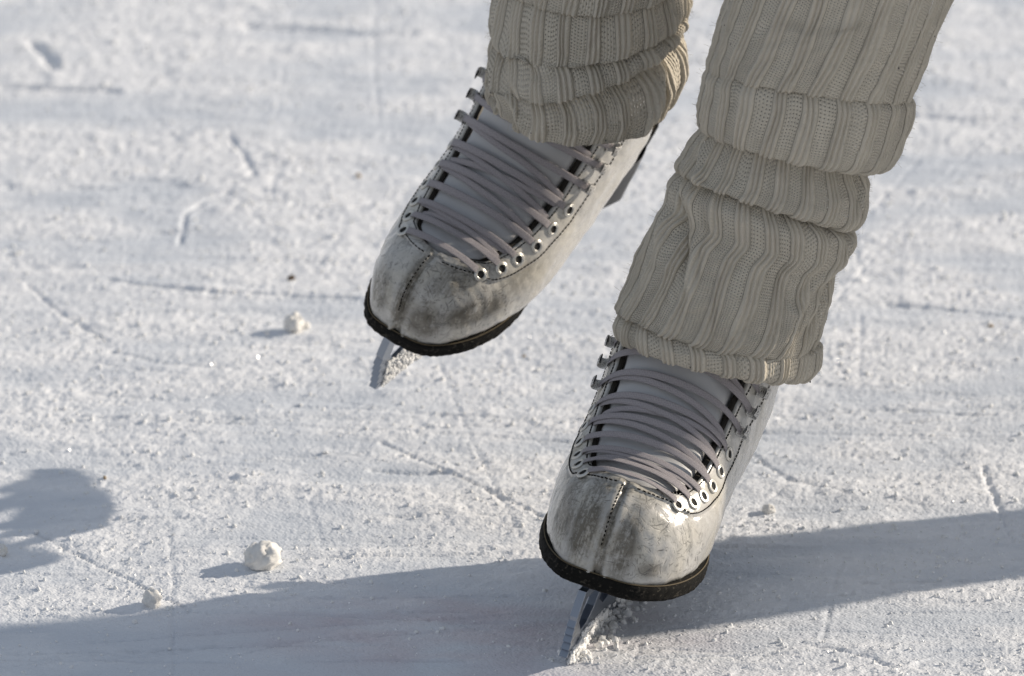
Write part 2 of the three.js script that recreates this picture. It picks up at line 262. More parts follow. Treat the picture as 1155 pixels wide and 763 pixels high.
const M = {
  lace: new THREE.MeshPhysicalMaterial({ map: laceTint, roughness: 0.9, bumpMap: weave, bumpScale: 0.0004, sheen: 0.3, sheenRoughness: 0.6 }),
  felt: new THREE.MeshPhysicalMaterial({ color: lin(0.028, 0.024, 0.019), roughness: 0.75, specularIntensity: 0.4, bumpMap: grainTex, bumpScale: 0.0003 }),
  sole: new THREE.MeshPhysicalMaterial({ map: soleTint, roughness: 0.7, specularIntensity: 0.15, bumpMap: grainTex, bumpScale: 0.0004 }),
  heel: new THREE.MeshPhysicalMaterial({ color: lin(0.055, 0.055, 0.056), roughness: 0.42, bumpMap: grainTex, bumpScale: 0.0002 }),
  welt: new THREE.MeshStandardMaterial({ color: lin(0.10, 0.075, 0.04), roughness: 0.8 }),
  steel: new THREE.MeshPhysicalMaterial({ color: lin(0.30, 0.33, 0.38), metalness: 1, roughness: 0.32, bumpMap: grainTex, bumpScale: 0.00008 }),
  brass: new THREE.MeshPhysicalMaterial({ color: lin(0.62, 0.60, 0.55), metalness: 0.85, roughness: 0.35 }),
  dark: new THREE.MeshStandardMaterial({ color: lin(0.02, 0.018, 0.016), roughness: 0.9 }),
  thread: new THREE.MeshStandardMaterial({ color: lin(0.19, 0.17, 0.145), roughness: 0.9 }),
  paint: new THREE.MeshPhysicalMaterial({ map: chipTint, roughness: 0.45 }),
};
// flat lace along points with face normals
function ribbonGeo(pts, nrms, width, thick) {
  const K = 14, rows = pts.length, cum = [0]; for (let i = 1; i < rows; i++) cum.push(cum[i - 1] + pts[i].distanceTo(pts[i - 1]));
  const frames = pts.map((p, i) => { const T = pts[Math.min(i + 1, rows - 1)].clone().sub(pts[Math.max(i - 1, 0)]).normalize(), S = T.clone().cross(nrms[i]).normalize(); return { S, N: S.clone().cross(T).normalize() }; });
  return gridGeo(rows, K + 1, (i, j) => { const a = j / K * 2 * Math.PI, c = Math.cos(a), s = Math.sin(a); const w = (typeof width === 'function' ? width(i / (rows - 1)) : width) / 2; return pts[i].clone().addScaledVector(frames[i].S, w * Math.sign(c) * Math.pow(Math.abs(c), 0.7)).addScaledVector(frames[i].N, thick / 2 * Math.sign(s) * Math.pow(Math.abs(s), 0.8) * (1 - 0.25 * Math.sin(a) * (1 - c * c > 0.6 ? 1 : 0) * 0.6)); }, (i, j) => [j / K * 2, cum[i] / 0.006]);
}
function boxes(list) { return mergeGeometries(list.map(([p, x, y, z, sx, sy, sz]) => { const g = new THREE.BoxGeometry(sx, sy, sz); g.applyMatrix4(new THREE.Matrix4().makeBasis(x, y, z).setPosition(p)); return g; })); }

function makeSkate({ name, label, bend, seed, toeDirt, bladeShift, heelWide, ball, arch: [archAt, archW], tallness, blobs, snow, pose, pos }) {
  const sk = thing(name, label, 'ice skate', 'pair of white figure skates');
  const F = bootForm(bend, ball), leather = leatherMaps(seed, F, toeDirt, blobs), RN = rng(seed * 13);
  // upper: one skin open over the tongue; toe seam, lace facing and creases in its relief
  const rowsT = []; for (let t = 0; t < 1; t += 0.03) rowsT.push(t); for (let t = 1; t < 6; t += 0.035) rowsT.push(t); for (let t = 6; t <= 12.3; t += 0.07) rowsT.push(t);
  const COLS = 260;
  const relief = (t, phi, edge) => {
    const s = Math.sin(phi), w = sect(t)[4] * G, d = w * s, up = Math.cos(phi) > 0 ? 1 : 0; let o = 0;
    if (t < T0 + 0.1) o += (up || t < 1.6 ? 1 : 0) * sstep(0.2, 0.6, t) * sstep(T0 + 0.1, T0 - 0.3, t) * (0.0011 * gauss(Math.abs(d) - 0.0028, 0.0022) - 0.0014 * gauss(d, 0.0009));
    const ap = phi > Math.PI ? 2 * Math.PI - phi : phi, sp = stitchPhi(t);
    if (t > 3.42 && t < 13) { const e = (sp - ap) * w; o += 0.0011 * sstep(-0.0012, 0.0008, e) - 0.0006 * gauss(e + 0.0012, 0.0008); } // facing layer on top
    const p = F.raw(t, phi); o += 0.0009 * noise(p.x * 60 + seed, p.y * 60, p.z * 60) + 0.0004 * noise(p.x * 170, p.y * 170 + seed, p.z * 170);
    o += 0.0008 * sstep(3.0, 3.7, t) * sstep(5.2, 4.3, t) * noise(p.x * 130 + seed, p.z * 45, p.y * 45) * up; // flex creases behind the toe cap
    return o - edge;
  };
  const upper = gridGeo(rowsT.length, COLS + 1, (i, j) => {
    const t = rowsT[i], g = gapPhi(t), open = t > T0 ? sstep(T0, T0 + 0.15, t) : 0;
    let f = j / COLS, e = 0, phi; const dj = Math.min(j, COLS - j);
    if (dj < 3) { const dd = [0.004, 0, 0.012][dj]; e = [0.0030, 0.0012, 0.0002][dj] * open; phi = j < 5 ? g + dd * open + (1 - open) * dj * 0.01 : 2 * Math.PI - g - dd * open - (1 - open) * dj * 0.01; }
    else { const a = g + 0.022, b = 2 * Math.PI - a; let u = (j - 3) / (COLS - 6); u = u + 0.045 * Math.sin(u * 2 * Math.PI); phi = a + (b - a) * clamp(u); }
    return F.at(t, phi, relief(t, phi, e));
  }, (i, j) => { const t = rowsT[i], g = gapPhi(t); const dj = Math.min(j, COLS - j); let phi; if (dj < 3) phi = j < 5 ? g : 2 * Math.PI - g; else { const a = g + 0.022, b = 2 * Math.PI - a; let u = (j - 3) / (COLS - 6); u = u + 0.045 * Math.sin(u * 2 * Math.PI); phi = a + (b - a) * clamp(u); } return [phi / (2 * Math.PI), t / TMAX]; });
  const boot = mesh('boot_upper', upper, leather, sk);
  // tongue and its dark felt edge
  const tongueMat = new THREE.MeshPhysicalMaterial({ color: lin(0.46, 0.455, 0.45), roughness: 0.42, bumpMap: grainTex, bumpScale: 0.0001, clearcoat: 0.15, clearcoatRoughness: 0.4 });
  const TR = 70;
  mesh('tongue', gridGeo(TR + 1, 61, (i, j) => { const t = lerp(3.65, 12.0, i / TR), g = gapPhi(Math.max(t, 3.9)) + 0.09, u = j / 60 * 2 - 1; return F.at(t, -u * g, -0.0016 - 0.0042 * sstep(0.70, 0.92, Math.abs(u)) - 0.0012 * noise(t * 2, u * 2, seed) - 0.0006 * noise(t * 6, u * 3, seed + 4) - 0.004 * sstep(4.1, 3.65, t)); }, (i, j) => [j / 6, i / 10]), tongueMat, sk);
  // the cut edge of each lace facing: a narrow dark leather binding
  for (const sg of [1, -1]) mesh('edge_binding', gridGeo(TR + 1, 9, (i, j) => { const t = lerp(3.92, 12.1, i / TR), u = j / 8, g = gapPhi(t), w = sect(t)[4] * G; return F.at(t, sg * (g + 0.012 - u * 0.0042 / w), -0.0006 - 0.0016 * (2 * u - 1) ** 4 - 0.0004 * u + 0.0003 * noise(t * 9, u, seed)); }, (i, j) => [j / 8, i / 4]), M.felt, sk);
  // sole, welt
  const out = []; const o2 = (t, sg) => { const a = sect(t), arch = 1 - 0.26 * gauss(t - archAt, archW); const q = clamp((a[2] - .1) / .17); return V3((a[2] + (t < 3 ? 0.0012 * (1 - t / 3) : 0)) * G, (t < 5 ? 0.0015 * sstep(4, 0, t) : a[3]) * G, (sg * ((a[4] + (sg < 0 ? ball * gauss((t - 4.4) / 2.4, 1) * sstep(0, 1.5, t) : 0)) * arch * (t > 8.6 ? 0.74 : 1) + 0.0008) + bend * q * q) * G); };
  for (let t = 11.15; t > 0.02; t -= 0.09) out.push(o2(t, 1)); out.push(o2(0, 1)); for (let t = 0.02; t <= 11.15; t += 0.09) out.push(o2(t, -1));
  const nO = out.length, cen = out.reduce((a, p) => a.add(p), V3()).multiplyScalar(1 / nO);
  const prof = [[-0.006, 0.0065], [-0.001, 0.0062], [0.0004, 0.0048], [0.0007, 0.002], [0.0003, 0], [0.0007, -0.002], [0.0004, -0.0040], [-0.001, -0.0050], [-0.012, -0.0052]];
  const soleShift = (p, dn, dy) => { const dir = V3(p.x - clamp(p.x, 0.05, 0.22), 0, p.z).normalize(); return V3(p.x + dir.x * dn, p.y + dy, p.z + dir.z * dn); };
  const soleGeo = gridGeo(prof.length + 1, nO + 1, (i, j) => { const p = out[j % nO]; if (i === prof.length) return V3(lerp(p.x, clamp(p.x, 0.05, 0.23), 0.9), p.y - 0.0052, 0); return soleShift(p, prof[i][0] + 0.0008 * noise(j * 0.3, i * 0.6, seed) + 0.0006 * noise(j * 0.9, i, seed), prof[i][1]); }, (i, j) => [j / 12, i / 3]);
  const sole = mesh('sole', soleGeo, M.sole, sk);
  mesh('welt', new THREE.TubeGeometry(new THREE.CatmullRomCurve3(out.filter((_, i) => i % 3 === 0).map((p) => soleShift(p, -0.0006, 0.0064))), 220, 0.00045, 6, false), M.welt, sole);
  // heel block: stacked leather, hollow breast
  mesh('heel', (() => { const pts = []; for (let k = 0; k <= 28; k++) { const a = -Math.PI / 2 - Math.PI * k / 28; pts.push([0.034 + 0.039 * Math.cos(a), 0.037 * Math.sin(a)]); } for (let k = 1; k < 10; k++) { const z = lerp(0.037, -0.037, k / 10); pts.push([0.062 - 0.007 * (1 - (z / 0.037) ** 2), z]); } const n = pts.length;
    const lay = [[-0.019, 0.86], [-0.0185, 0.89], [-0.006, 0.93], [0.010, 1.0], [0.030, 1.06]];
    return gridGeo(lay.length + 1, n + 1, (i, j) => { const [x, z] = pts[j % n]; if (i === 0) return V3(0.034 * G, -0.019 * G, 0); const [y, s] = lay[i - 1]; return V3((0.034 + (x - 0.034) * s) * G, (y - (i === lay.length ? (x > 0.05 ? 0.008 : 0) : 0)) * G, z * s * G * heelWide); }); })(), M.heel, sk);
  // blade: runner with toe pick, two stanchions and mounting plates
  const X = (a) => a.map(([x, y]) => new THREE.Vector2(x * G, y * G));
  const outline = [[0.2645, -0.0565]]; for (let k = 0; k < 5; k++) { const y = -0.0565 + k * 0.0052; outline.push([0.2672 + k * 0.0004, y + 0.0012], [0.2645 + k * 0.0005, y + 0.0050]); }
  outline.push([0.2672, -0.028], [0.2605, -0.0125], [0.160, -0.0125], [0.168, -0.024], [0.160, -0.036], [0.110, -0.040], [0.082, -0.035], [0.076, -0.0195], [0.012, -0.0195], [0.018, -0.034], [0.004, -0.044], [-0.030, -0.046], [-0.034, -0.050], [-0.02, -0.0555], [0.03, -0.0592], [0.10, -0.0606], [0.18, -0.0605], [0.235, -0.0588], [0.252, -0.0575]);
  const tall = (a) => a.map(([x, y]) => [x, y < -0.0125 ? -0.0125 + (y + 0.0125) * tallness : y]);
  const shape = new THREE.Shape(X(tall(outline)));
  shape.holes.push(new THREE.Path(X(tall([[0.2535, -0.0185], [0.2580, -0.034], [0.246, -0.0425], [0.232, -0.040], [0.222, -0.033], [0.2135, -0.0185]].reverse()))), new THREE.Path(X([[0.207, -0.0185], [0.212, -0.033], [0.196, -0.041], [0.180, -0.039], [0.176, -0.0185]])), new THREE.Path(X([[0.064, -0.025], [0.068, -0.038], [0.05, -0.045], [0.034, -0.04], [0.030, -0.025]])));
  const TH = 0.0056; const bg = new THREE.ExtrudeGeometry(shape, { depth: TH - 0.0008, bevelEnabled: true, bevelThickness: 0.0004, bevelSize: 0.0003, bevelSegments: 2, curveSegments: 4 }); bg.translate(0, 0, -(TH - 0.0008) / 2);
  { const bp = bg.attributes.position; for (let k = 0; k < bp.count; k++) bp.setZ(k, bp.getZ(k) + bladeShift * (bp.getX(k) / G - 0.1) / 0.17); }
  const blade = mesh('blade', bg, M.steel, sk);
  const plate = (x0, x1, y, w0, w1) => { const s = new THREE.Shape(); s.moveTo(x0 * G, -w0); s.quadraticCurveTo((x0 + x1) / 2 * G, -w1 * 0.9, x1 * G, -w1); s.quadraticCurveTo(x1 * G + 0.008, 0, x1 * G, w1); s.quadraticCurveTo((x0 + x1) / 2 * G, w1 * 0.9, x0 * G, w0); s.closePath(); const g = new THREE.ExtrudeGeometry(s, { depth: 0.0022, bevelEnabled: true, bevelThickness: 0.0004, bevelSize: 0.0004, bevelSegments: 2 }); g.rotateX(-Math.PI / 2); g.translate(0, y * G, 0); return g; };
  mesh('mounting_plate', plate(0.15, 0.243, -0.0122, 0.018, 0.026), M.steel, blade); mesh('mounting_plate', plate(0.008, 0.062, -0.0222, 0.02, 0.024), M.steel, blade);
  // snow packed against the viewer's side of the blade
  { const list = []; for (const [x0, x1, y0, y1, n, r0, r1, side] of snow) for (let k = 0; k < n; k++) { const a = RN(), x = lerp(x0, x1, a), y = lerp(y0, y1, Math.pow(RN(), 1.2)), r = lerp(r0, r1, RN() * RN()); const g = lumpGeo(r, 2, RN() * 50, 0.38, 0.16); g.scale(1 + 0.8 * RN(), 0.7 + 0.6 * RN(), 0.8); g.translate(x * G, y * G, side * (TH / 2 + r * (0.1 + 0.5 * RN())) + bladeShift * (x - 0.1) / 0.17); list.push(g); } mesh('packed_snow', mergeGeometries(list), snowMat, blade).userData.kind = 'stuff'; }
  // eyelets and hooks
  const frame = (t, phi, off) => { const p = F.at(t, phi, off), n = F.nrm(t, phi), a = F.raw(t + 0.05, phi).sub(F.raw(t - 0.05, phi)).normalize(), b = n.clone().cross(a).normalize(); return { p, n, a: b.clone().cross(n).normalize(), b }; };
  const put = (g, fr) => g.applyMatrix4(new THREE.Matrix4().makeBasis(fr.a, fr.b, fr.n).setPosition(fr.p));
  for (const sg of [1, -1]) for (let i = 0; i < 9; i++) {
    const fr = frame(TE[i], sg * PE[i], relief(TE[i], sg > 0 ? PE[i] : 2 * Math.PI - PE[i], 0) + 0.0004);
    if (i < 6) { const e = mesh('eyelet', put(mergeGeometries([new THREE.TorusGeometry(0.0041, 0.0009, 8, 24), new THREE.TorusGeometry(0.0032, 0.0006, 6, 24).translate(0, 0, 0.0004)]), fr), M.brass, sk); mesh('eyelet_hole', put(new THREE.CircleGeometry(0.0033, 20).translate(0, 0, 0.0001), fr), M.dark, e); }
    else { // speed hook: riveted base, curled tongue
      const c = sg > 0 ? 1 : -1; const path = new THREE.CatmullRomCurve3([V3(0, c * -0.0042, 0.0004), V3(0, c * 0.0004, 0.0008), V3(0, c * 0.0036, 0.0022), V3(0, c * 0.0042, 0.0048), V3(0, c * 0.0016, 0.0066), V3(0, c * -0.0034, 0.0064)]);
      const pp = path.getPoints(22), nn = pp.map((p, k) => { const T = pp[Math.min(k + 1, 22)].clone().sub(pp[Math.max(k - 1, 0)]).normalize(); return T.cross(V3(1, 0, 0)).normalize(); });
      const hk = mesh('lace_hook', put(mergeGeometries([ribbonGeo(pp, nn, (u) => 0.0082 - 0.001 * u, 0.0013)]), fr), M.paint, sk);
      mesh('rivet', put(new THREE.SphereGeometry(0.0019, 12, 8).scale(1, 1, 0.5).translate(0, c * -0.0004, 0.0064), fr), M.dark, hk);
    }
  }
  // laces: bars lying over, crossings beneath
  const strand = (ta, pa, tb, pb, hi, w, dipA, dipB, sagT = 0) => {
    const n = 34, pts = [], ns = []; const wob = RN() * 10;
    for (let k = 0; k <= n; k++) { const u = k / n, t = lerp(ta, tb, u) + sagT * Math.sin(Math.PI * u) + 0.03 * noise(u * 3, wob), ph = lerp(pa, pb, u); let o = hi + 0.0010 * Math.sin(Math.PI * u) + 0.0006 * noise(u * 4 + wob, 2); if (dipA) o -= dipA * Math.pow(1 - sstep(0, 0.11, u), 2); if (dipB) o -= dipB * Math.pow(sstep(0.89, 1, u), 2); pts.push(F.at(t, ph, o)); ns.push(F.nrm(t, ph).addScaledVector(V3(noise(u * 2, wob, 5), noise(u * 2, wob, 8), 0), 0.35).normalize()); }
    mesh('lace_strand', ribbonGeo(pts, ns, w, 0.0010), M.lace, sk);
  };
  for (let i = 0; i < 9; i++) { const e = i < 6 ? 0.004 : 0; strand(TE[i], PE[i] + (e ? 0.01 : 0.02), TE[i], -PE[i] - (e ? 0.01 : 0.02), 0.0026, 0.0049 + 0.0006 * RN(), e, e, i > 5 ? -0.12 : -0.06); }
  for (const i of [1, 3, 4, 5, 7]) { // one lace end climbs each way between neighbouring rows
    strand(TE[i + 1] - 0.05, gapPhi(TE[i + 1]) + 0.12, TE[i] + 0.10, -PE[i] + 0.10, 0.0016, 0.0046, 0.003, 0.002);
    if (i === 1 || i === 4) strand(TE[i] + 0.12, gapPhi(TE[i]) + 0.05, TE[i + 1] - 0.10, -PE[i + 1] + 0.10, 0.0010, 0.0046, 0.003, 0.002);
  }
  // stitching: round the facing and up the toe seam
  { const st = []; const run = (fn, len, gap) => { let last = null, acc = 0; for (let k = 0; k <= 1400; k++) { const [t, ph] = fn(k / 1400), p = F.raw(t, ph); if (!last) { last = p; continue; } const d = p.distanceTo(last); if (d >= len + gap) { const n = F.nrm(t, ph), a = p.clone().sub(last).normalize(), b = n.clone().cross(a).normalize(); st.push([p.clone().addScaledVector(n, relief(t, ph < 0 ? ph + 2 * Math.PI : ph, 0) + 0.0003), a, n, b, len, 0.0006, 0.0007]); last = p; } } };
    for (const sg of [1, -1]) { run((u) => { const t = lerp(12.0, 4.0, u); return [t, sg * (gapPhi(t) + 0.045)]; }, 0.0018, 0.0007); run((u) => { const t = lerp(12.2, 3.44, u); return [t, sg * (stitchPhi(t) - 0.028)]; }, 0.0021, 0.0009); if (sg > 0) run((u) => { const t = lerp(0.5, 1.35, u), w = sect(t)[4] * G; return [t, Math.PI - Math.pow(clamp(0.0012 / w, 0, 0.5), 1.5)]; }, 0.0013, 0.0016); if (sg > 0) run((u) => { const t = lerp(3.55, 0.5, u), w = sect(t)[4] * G; return [t, Math.asin(clamp(0.0012 / w, 0, 0.5))]; }, 0.0016, 0.0014); }
    mesh('stitching', boxes(st), M.thread, sk).userData.kind = 'stuff'; }
  // pose: toe turn, toe drop, lean
  const [yaw, pit, rol] = pose.map(THREE.MathUtils.degToRad), cy = Math.cos(yaw), sy = Math.sin(yaw), cx = Math.cos(pit), sx = Math.sin(pit), cz = Math.cos(rol), sz = Math.sin(rol);
  const m4 = (a) => new THREE.Matrix4().set(a[0], a[1], a[2], 0, a[3], a[4], a[5], 0, a[6], a[7], a[8], 0, 0, 0, 0, 1);
  const mm = m4([cy, 0, -sy, 0, 1, 0, sy, 0, cy]).multiply(m4([1, 0, 0, 0, cx, -sx, 0, sx, cx])).multiply(m4([cz, sz, 0, -sz, cz, 0, 0, 0, 1])).multiply(m4([0, 0, -1, 0, 1, 0, 1, 0, 0]));
  sk.quaternion.setFromRotationMatrix(mm); sk.position.set(...pos); sk.updateMatrixWorld(true);
  return sk;
}
const standing = makeSkate({ name: 'ice_skate', label: 'scuffed white laced figure skate standing on the ice', bladeShift: 0.004, heelWide: 1.0, ball: 0.007, arch: [8.0, 1.2], tallness: 1.10, blobs: [[0.012, 0.036, 0.010, 0.026, 1], [0.029, 0.034, 0.009, 0.020, 0.85], [-0.017, 0.030, 0.008, 0.022, 0.95], [-0.037, 0.018, 0.008, 0.005, 0.7], [-0.004, 0.03, 0.004, 0.04, 0.9]], bend: -0.0045, seed: 3, toeDirt: 1.0, pose: [15.458, -2.379, 13.769], pos: [0.1203, 0.0533, -0.204],
  snow: [[0.225, 0.260, -0.066, -0.056, 170, 0.0006, 0.0030, -1], [0.18, 0.245, -0.066, -0.048, 260, 0.0006, 0.0030, -1], [0.10, 0.2, -0.066, -0.05, 70, 0.001, 0.003, -1], [0.2, 0.262, -0.066, -0.058, 30, 0.001, 0.003, 1]] });
const raised = makeSkate({ name: 'ice_skate', label: 'scuffed white laced figure skate lifted clear of the ice', bladeShift: 0.020, heelWide: 1.2, ball: 0, arch: [7.3, 1.9], tallness: 1.22, blobs: [[0.010, 0.035, 0.006, 0.03, 1], [-0.008, 0.026, 0.011, 0.013, 0.9], [-0.032, 0.032, 0.013, 0.010, 0.9], [0.030, 0.030, 0.009, 0.016, 0.75], [-0.014, 0.055, 0.014, 0.008, 0.7], [-0.044, 0.04, 0.006, 0.012, 0.5]], bend: 0.0094, seed: 8, toeDirt: 1.0, pose: [33.122, 19.334, 23.186], pos: [0.0636, 0.2128, -0.463],
  snow: [[0.20, 0.260, -0.069, -0.042, 650, 0.0004, 0.0014, -1], [0.12, 0.22, -0.071, -0.044, 140, 0.0008, 0.0024, -1]] });
// ---------------------------------------------------------------- leg warmers: knitted tubes lofted through rings, tier over tier
const KN = { w: 256, h: 128, rows: 9 };
function knit(i, j) { // one rib group across, nine stitch rows up: height of the yarn
  const u = i / KN.w, v = j / KN.h * KN.rows; let hgt;
  const ribs = [0.09, 0.26, 0.43];
  let rd = 1; for (const r of ribs) rd = Math.min(rd, Math.abs(u - r));
  if (u < 0.52) { const k = clamp(1 - rd / 0.085), f = (v + (Math.abs(u - ribs.reduce((a, b) => Math.abs(b - u) < Math.abs(a - u) ? b : a)) * 14)) % 1; hgt = 0.25 + 0.5 * Math.sqrt(k) + 0.25 * k * Math.abs(Math.sin(Math.PI * f)); }
  else { const q = (u - 0.52) / 0.48 * 5, c = Math.floor(q), fu = q - c - 0.5, fv = ((v + (c % 2) * 0.5) % 1) - 0.5; const hole = gauss(fu, 0.26) * gauss(fv, 0.27); hgt = 0.66 - 0.6 * hole + 0.12 * Math.cos(fu * 6.28) * Math.cos(fv * 6.28); }
  return hgt;
}
const knitBump = dataTex(KN.w, KN.h, (i, j) => { const v = clamp(knit(i, j)); return [v, v, v]; });
const knitAlpha = dataTex(KN.w, KN.h, (i, j) => { const v = sstep(0.22, 0.32, knit(i, j)); return [v, v, v]; });
const knitRand = rng(40);
const knitMap = dataTex(1024, 1024, (i, j) => { const n = fbm(i * 0.012, j * 0.012, 4, 3) * 0.12 + (knitRand() - 0.5) * 0.07; const a = 1 + n; return [lin2s(0.565 * a), lin2s(0.51 * a), lin2s(0.415 * a)]; }, true);
knitMap.repeat.set(1 / 7, 1 / 7);
const knitMat = new THREE.MeshPhysicalMaterial({ map: knitMap, roughness: 0.95, bumpMap: knitBump, bumpScale: 0.0020, alphaMap: knitAlpha, alphaTest: 0.5, sheen: 0.35, sheenRoughness: 0.7, sheenColor: lin(0.5, 0.47, 0.4), side: THREE.DoubleSide });
const fibreMat = new THREE.MeshStandardMaterial({ color: lin(0.5, 0.46, 0.38), roughness: 1, side: THREE.DoubleSide });
const fleckMat = new THREE.MeshStandardMaterial({ color: lin(0.03, 0.03, 0.04), roughness: 1 });
const GROUPS = 20, CPG = 40, SIDE = GROUPS * CPG;
function legWarmer({ name, label, rings, d0, y0, kd, flat, seed, wrinkle, twist, wave }) {
  const g = thing(name, label, 'leg warmer', 'pair of ribbed leg warmers');
  // ring: [Lx, Ly, Rx, Ry, sag px]
  const RP = rings.map(([lx, ly, rx, ry, sag]) => ({ cx: (lx + rx) / 2, cy: (ly + ry) / 2, hx: (rx - lx) / 2, hy: (ry - ly) / 2, sag }));
  const at = (R, a, dr = 0) => { const d = d0 - kd * (y0 - R.cy) / FPX * d0, S = FPX / d, half = Math.hypot(R.hx, R.hy), b = half * flat / S, c = Math.cos(a), s = Math.sin(a); const depth = Math.sqrt(Math.max(b * b - (R.sag / S) ** 2, 1e-5)); const k = 1 + dr; return atDepth(R.cx + R.hx * s * k, R.cy + R.hy * s * k + R.sag * c * k, d - depth * c * k); };
  const len = [0]; for (let i = 1; i < RP.length; i++) { let m = 0; for (let q = 0; q < 8; q++) m += at(RP[i], q * 0.785).distanceTo(at(RP[i - 1], q * 0.785)) / 8; len.push(len[i - 1] + Math.max(m, 0.004)); }
  const total = len[len.length - 1], inFrame = len[1]; const vs = []; for (let v = 0; v < inFrame; v += 0.004) vs.push(v); for (let v = inFrame; v < total; v += 0.00115) vs.push(v); vs.push(total);
  const keys = ['cx', 'cy', 'hx', 'hy', 'sag'];
  const slope = RP.map((r, i) => { const o = {}; const a = Math.max(i - 1, 0), b = Math.min(i + 1, RP.length - 1); for (const k of keys) { const h0 = len[i] - len[a], h1 = len[b] - len[i]; if (!h0 || !h1) { o[k] = (RP[b][k] - RP[a][k]) / (len[b] - len[a]); } else { const s0 = (RP[i][k] - RP[a][k]) / h0, s1 = (RP[b][k] - RP[i][k]) / h1; o[k] = s0 * s1 <= 0 ? 0 : 2 * s0 * s1 / (s0 + s1); } } return o; });
  const ringAt = (v) => { let i = 0; while (i < len.length - 2 && v > len[i + 1]) i++; const h = len[i + 1] - len[i], f = clamp((v - len[i]) / h), o = {}; const a = 2 * f ** 3 - 3 * f * f + 1, b = f ** 3 - 2 * f * f + f, c = -2 * f ** 3 + 3 * f * f, d = f ** 3 - f * f; for (const k of keys) o[k] = a * RP[i][k] + b * h * slope[i][k] + c * RP[i + 1][k] + d * h * slope[i + 1][k]; return o; };
  const ang = (j) => j / SIDE * 2 * Math.PI + Math.PI; // seam at the back
  const geo = gridGeo(vs.length, SIDE + 1, (i, j) => {
    const a0 = ang(j), v = vs[i], a = a0 + twist(v / total, Math.sin(a0), Math.cos(a0)) + 0.05 * noise(Math.sin(a0) * 3, v * 12, seed + Math.cos(a0) * 2) + 0.02 * noise(Math.sin(a0) * 9, v * 30, seed);
    const wv = (v > inFrame ? 1 : 0) * sstep(total, total - 0.03, v) * sstep(inFrame, inFrame + 0.02, v) * wave * (noise(Math.sin(a0) * 1.3 + seed, Math.cos(a0) * 1.3, v * 6) + 0.6 * noise(Math.sin(a0) * 3.1, Math.cos(a0) * 3.1 + seed, v * 9));
    return at(ringAt(clamp(v + wv, 0, total)), a, wrinkle(v, len, a0));
  }, (i, j) => [j / CPG, vs[i] / (0.0021 * KN.rows)]);
  // ribs stand out along the surface normal
  const p = geo.attributes.position, n = geo.attributes.normal, C = SIDE + 1, v = V3();
  for (let i = 0; i < vs.length; i++) { // close the normals over the seam
    const a = i * C, b = a + C - 1; v.set(n.getX(a) + n.getX(b), n.getY(a) + n.getY(b), n.getZ(a) + n.getZ(b)).normalize(); n.setXYZ(a, v.x, v.y, v.z); n.setXYZ(b, v.x, v.y, v.z);
  }
  const rib = (f) => { let r = 0; for (const c of [0.09, 0.26, 0.43]) r = Math.max(r, Math.pow(Math.cos(clamp(Math.abs(f - c) / 0.088, 0, 1) * Math.PI / 2), 0.8)); if (f > 0.52) r = 0.10; return r; };
  let sgn = 0; for (let i = 0; i < vs.length; i++) for (let j = Math.floor(SIDE * 0.35); j < SIDE * 0.65; j += 7) { const k = i * C + j; sgn += n.getX(k) * (CAM.x - p.getX(k)) + n.getY(k) * (CAM.y - p.getY(k)) + n.getZ(k) * (CAM.z - p.getZ(k)); } sgn = sgn > 0 ? 1 : -1;
  for (let i = 0; i < vs.length; i++) for (let j = 0; j <= SIDE; j++) {
    const k = i * C + j, f = (j / CPG) % 1, d = sgn * ((0.0016 + 0.0006 * noise(Math.floor(j / CPG) * 3.3, vs[i] * 25, seed)) * rib(f) + 0.0009 * noise(j * 0.05, vs[i] * 120, seed + 3));
    p.setXYZ(k, p.getX(k) + n.getX(k) * d, p.getY(k) + n.getY(k) * d, p.getZ(k) + n.getZ(k) * d);
  }
  geo.computeVertexNormals();
  mesh('knitted_tube', geo, knitMat, g);
  // hairs standing off the wool, and dark flecks caught in it
  const R = rng(seed * 7 + 1), fp = [], fl = [];
  const nn = geo.attributes.normal;
  for (let k = 0; k < 9000; k++) {
    const i = Math.floor(R() * vs.length), j = Math.floor(R() * SIDE), q = i * C + j; if (vs[i] < inFrame * 0.9) continue;
    const P = V3().fromBufferAttribute(p, q), N = V3().fromBufferAttribute(nn, q).multiplyScalar(sgn), t = V3(R() - .5, R() - .5, R() - .5).normalize(), L = 0.0015 + 0.0035 * R() * R(), w = t.clone().cross(N).normalize().multiplyScalar(0.00007);
    const m = P.clone().addScaledVector(N, L * 0.6).addScaledVector(t, L * 0.3), e = P.clone().addScaledVector(N, L * 0.8).addScaledVector(t, L * 0.9);
    for (const [A, B] of [[P, m], [m, e]]) { const a = A.clone().sub(w), b = A.clone().add(w), c = B.clone().sub(w), d = B.clone().add(w); fp.push(...a.toArray(), ...b.toArray(), ...c.toArray(), ...b.toArray(), ...d.toArray(), ...c.toArray()); }
  }
  const fg = new THREE.BufferGeometry(); fg.setAttribute('position', new THREE.Float32BufferAttribute(fp, 3)); fg.computeVertexNormals();
  mesh('loose_fibres', fg, fibreMat, g).userData.kind = 'stuff';
  for (let k = 0; k < 16; k++) { const i = Math.floor(R() * vs.length), j = Math.floor(SIDE * (0.22 + 0.56 * R())), q = i * C + j; if (vs[i] < inFrame) continue; const b = new THREE.IcosahedronGeometry(0.0003 + 0.0004 * R(), 0); b.scale(1, 1.6, 1); b.translate(p.getX(q) + sgn * nn.getX(q) * 0.0006, p.getY(q) + sgn * nn.getY(q) * 0.0006, p.getZ(q) + sgn * nn.getZ(q) * 0.0006); fl.push(b); }
  mesh('flecks', mergeGeometries(fl), fleckMat, g).userData.kind = 'stuff';
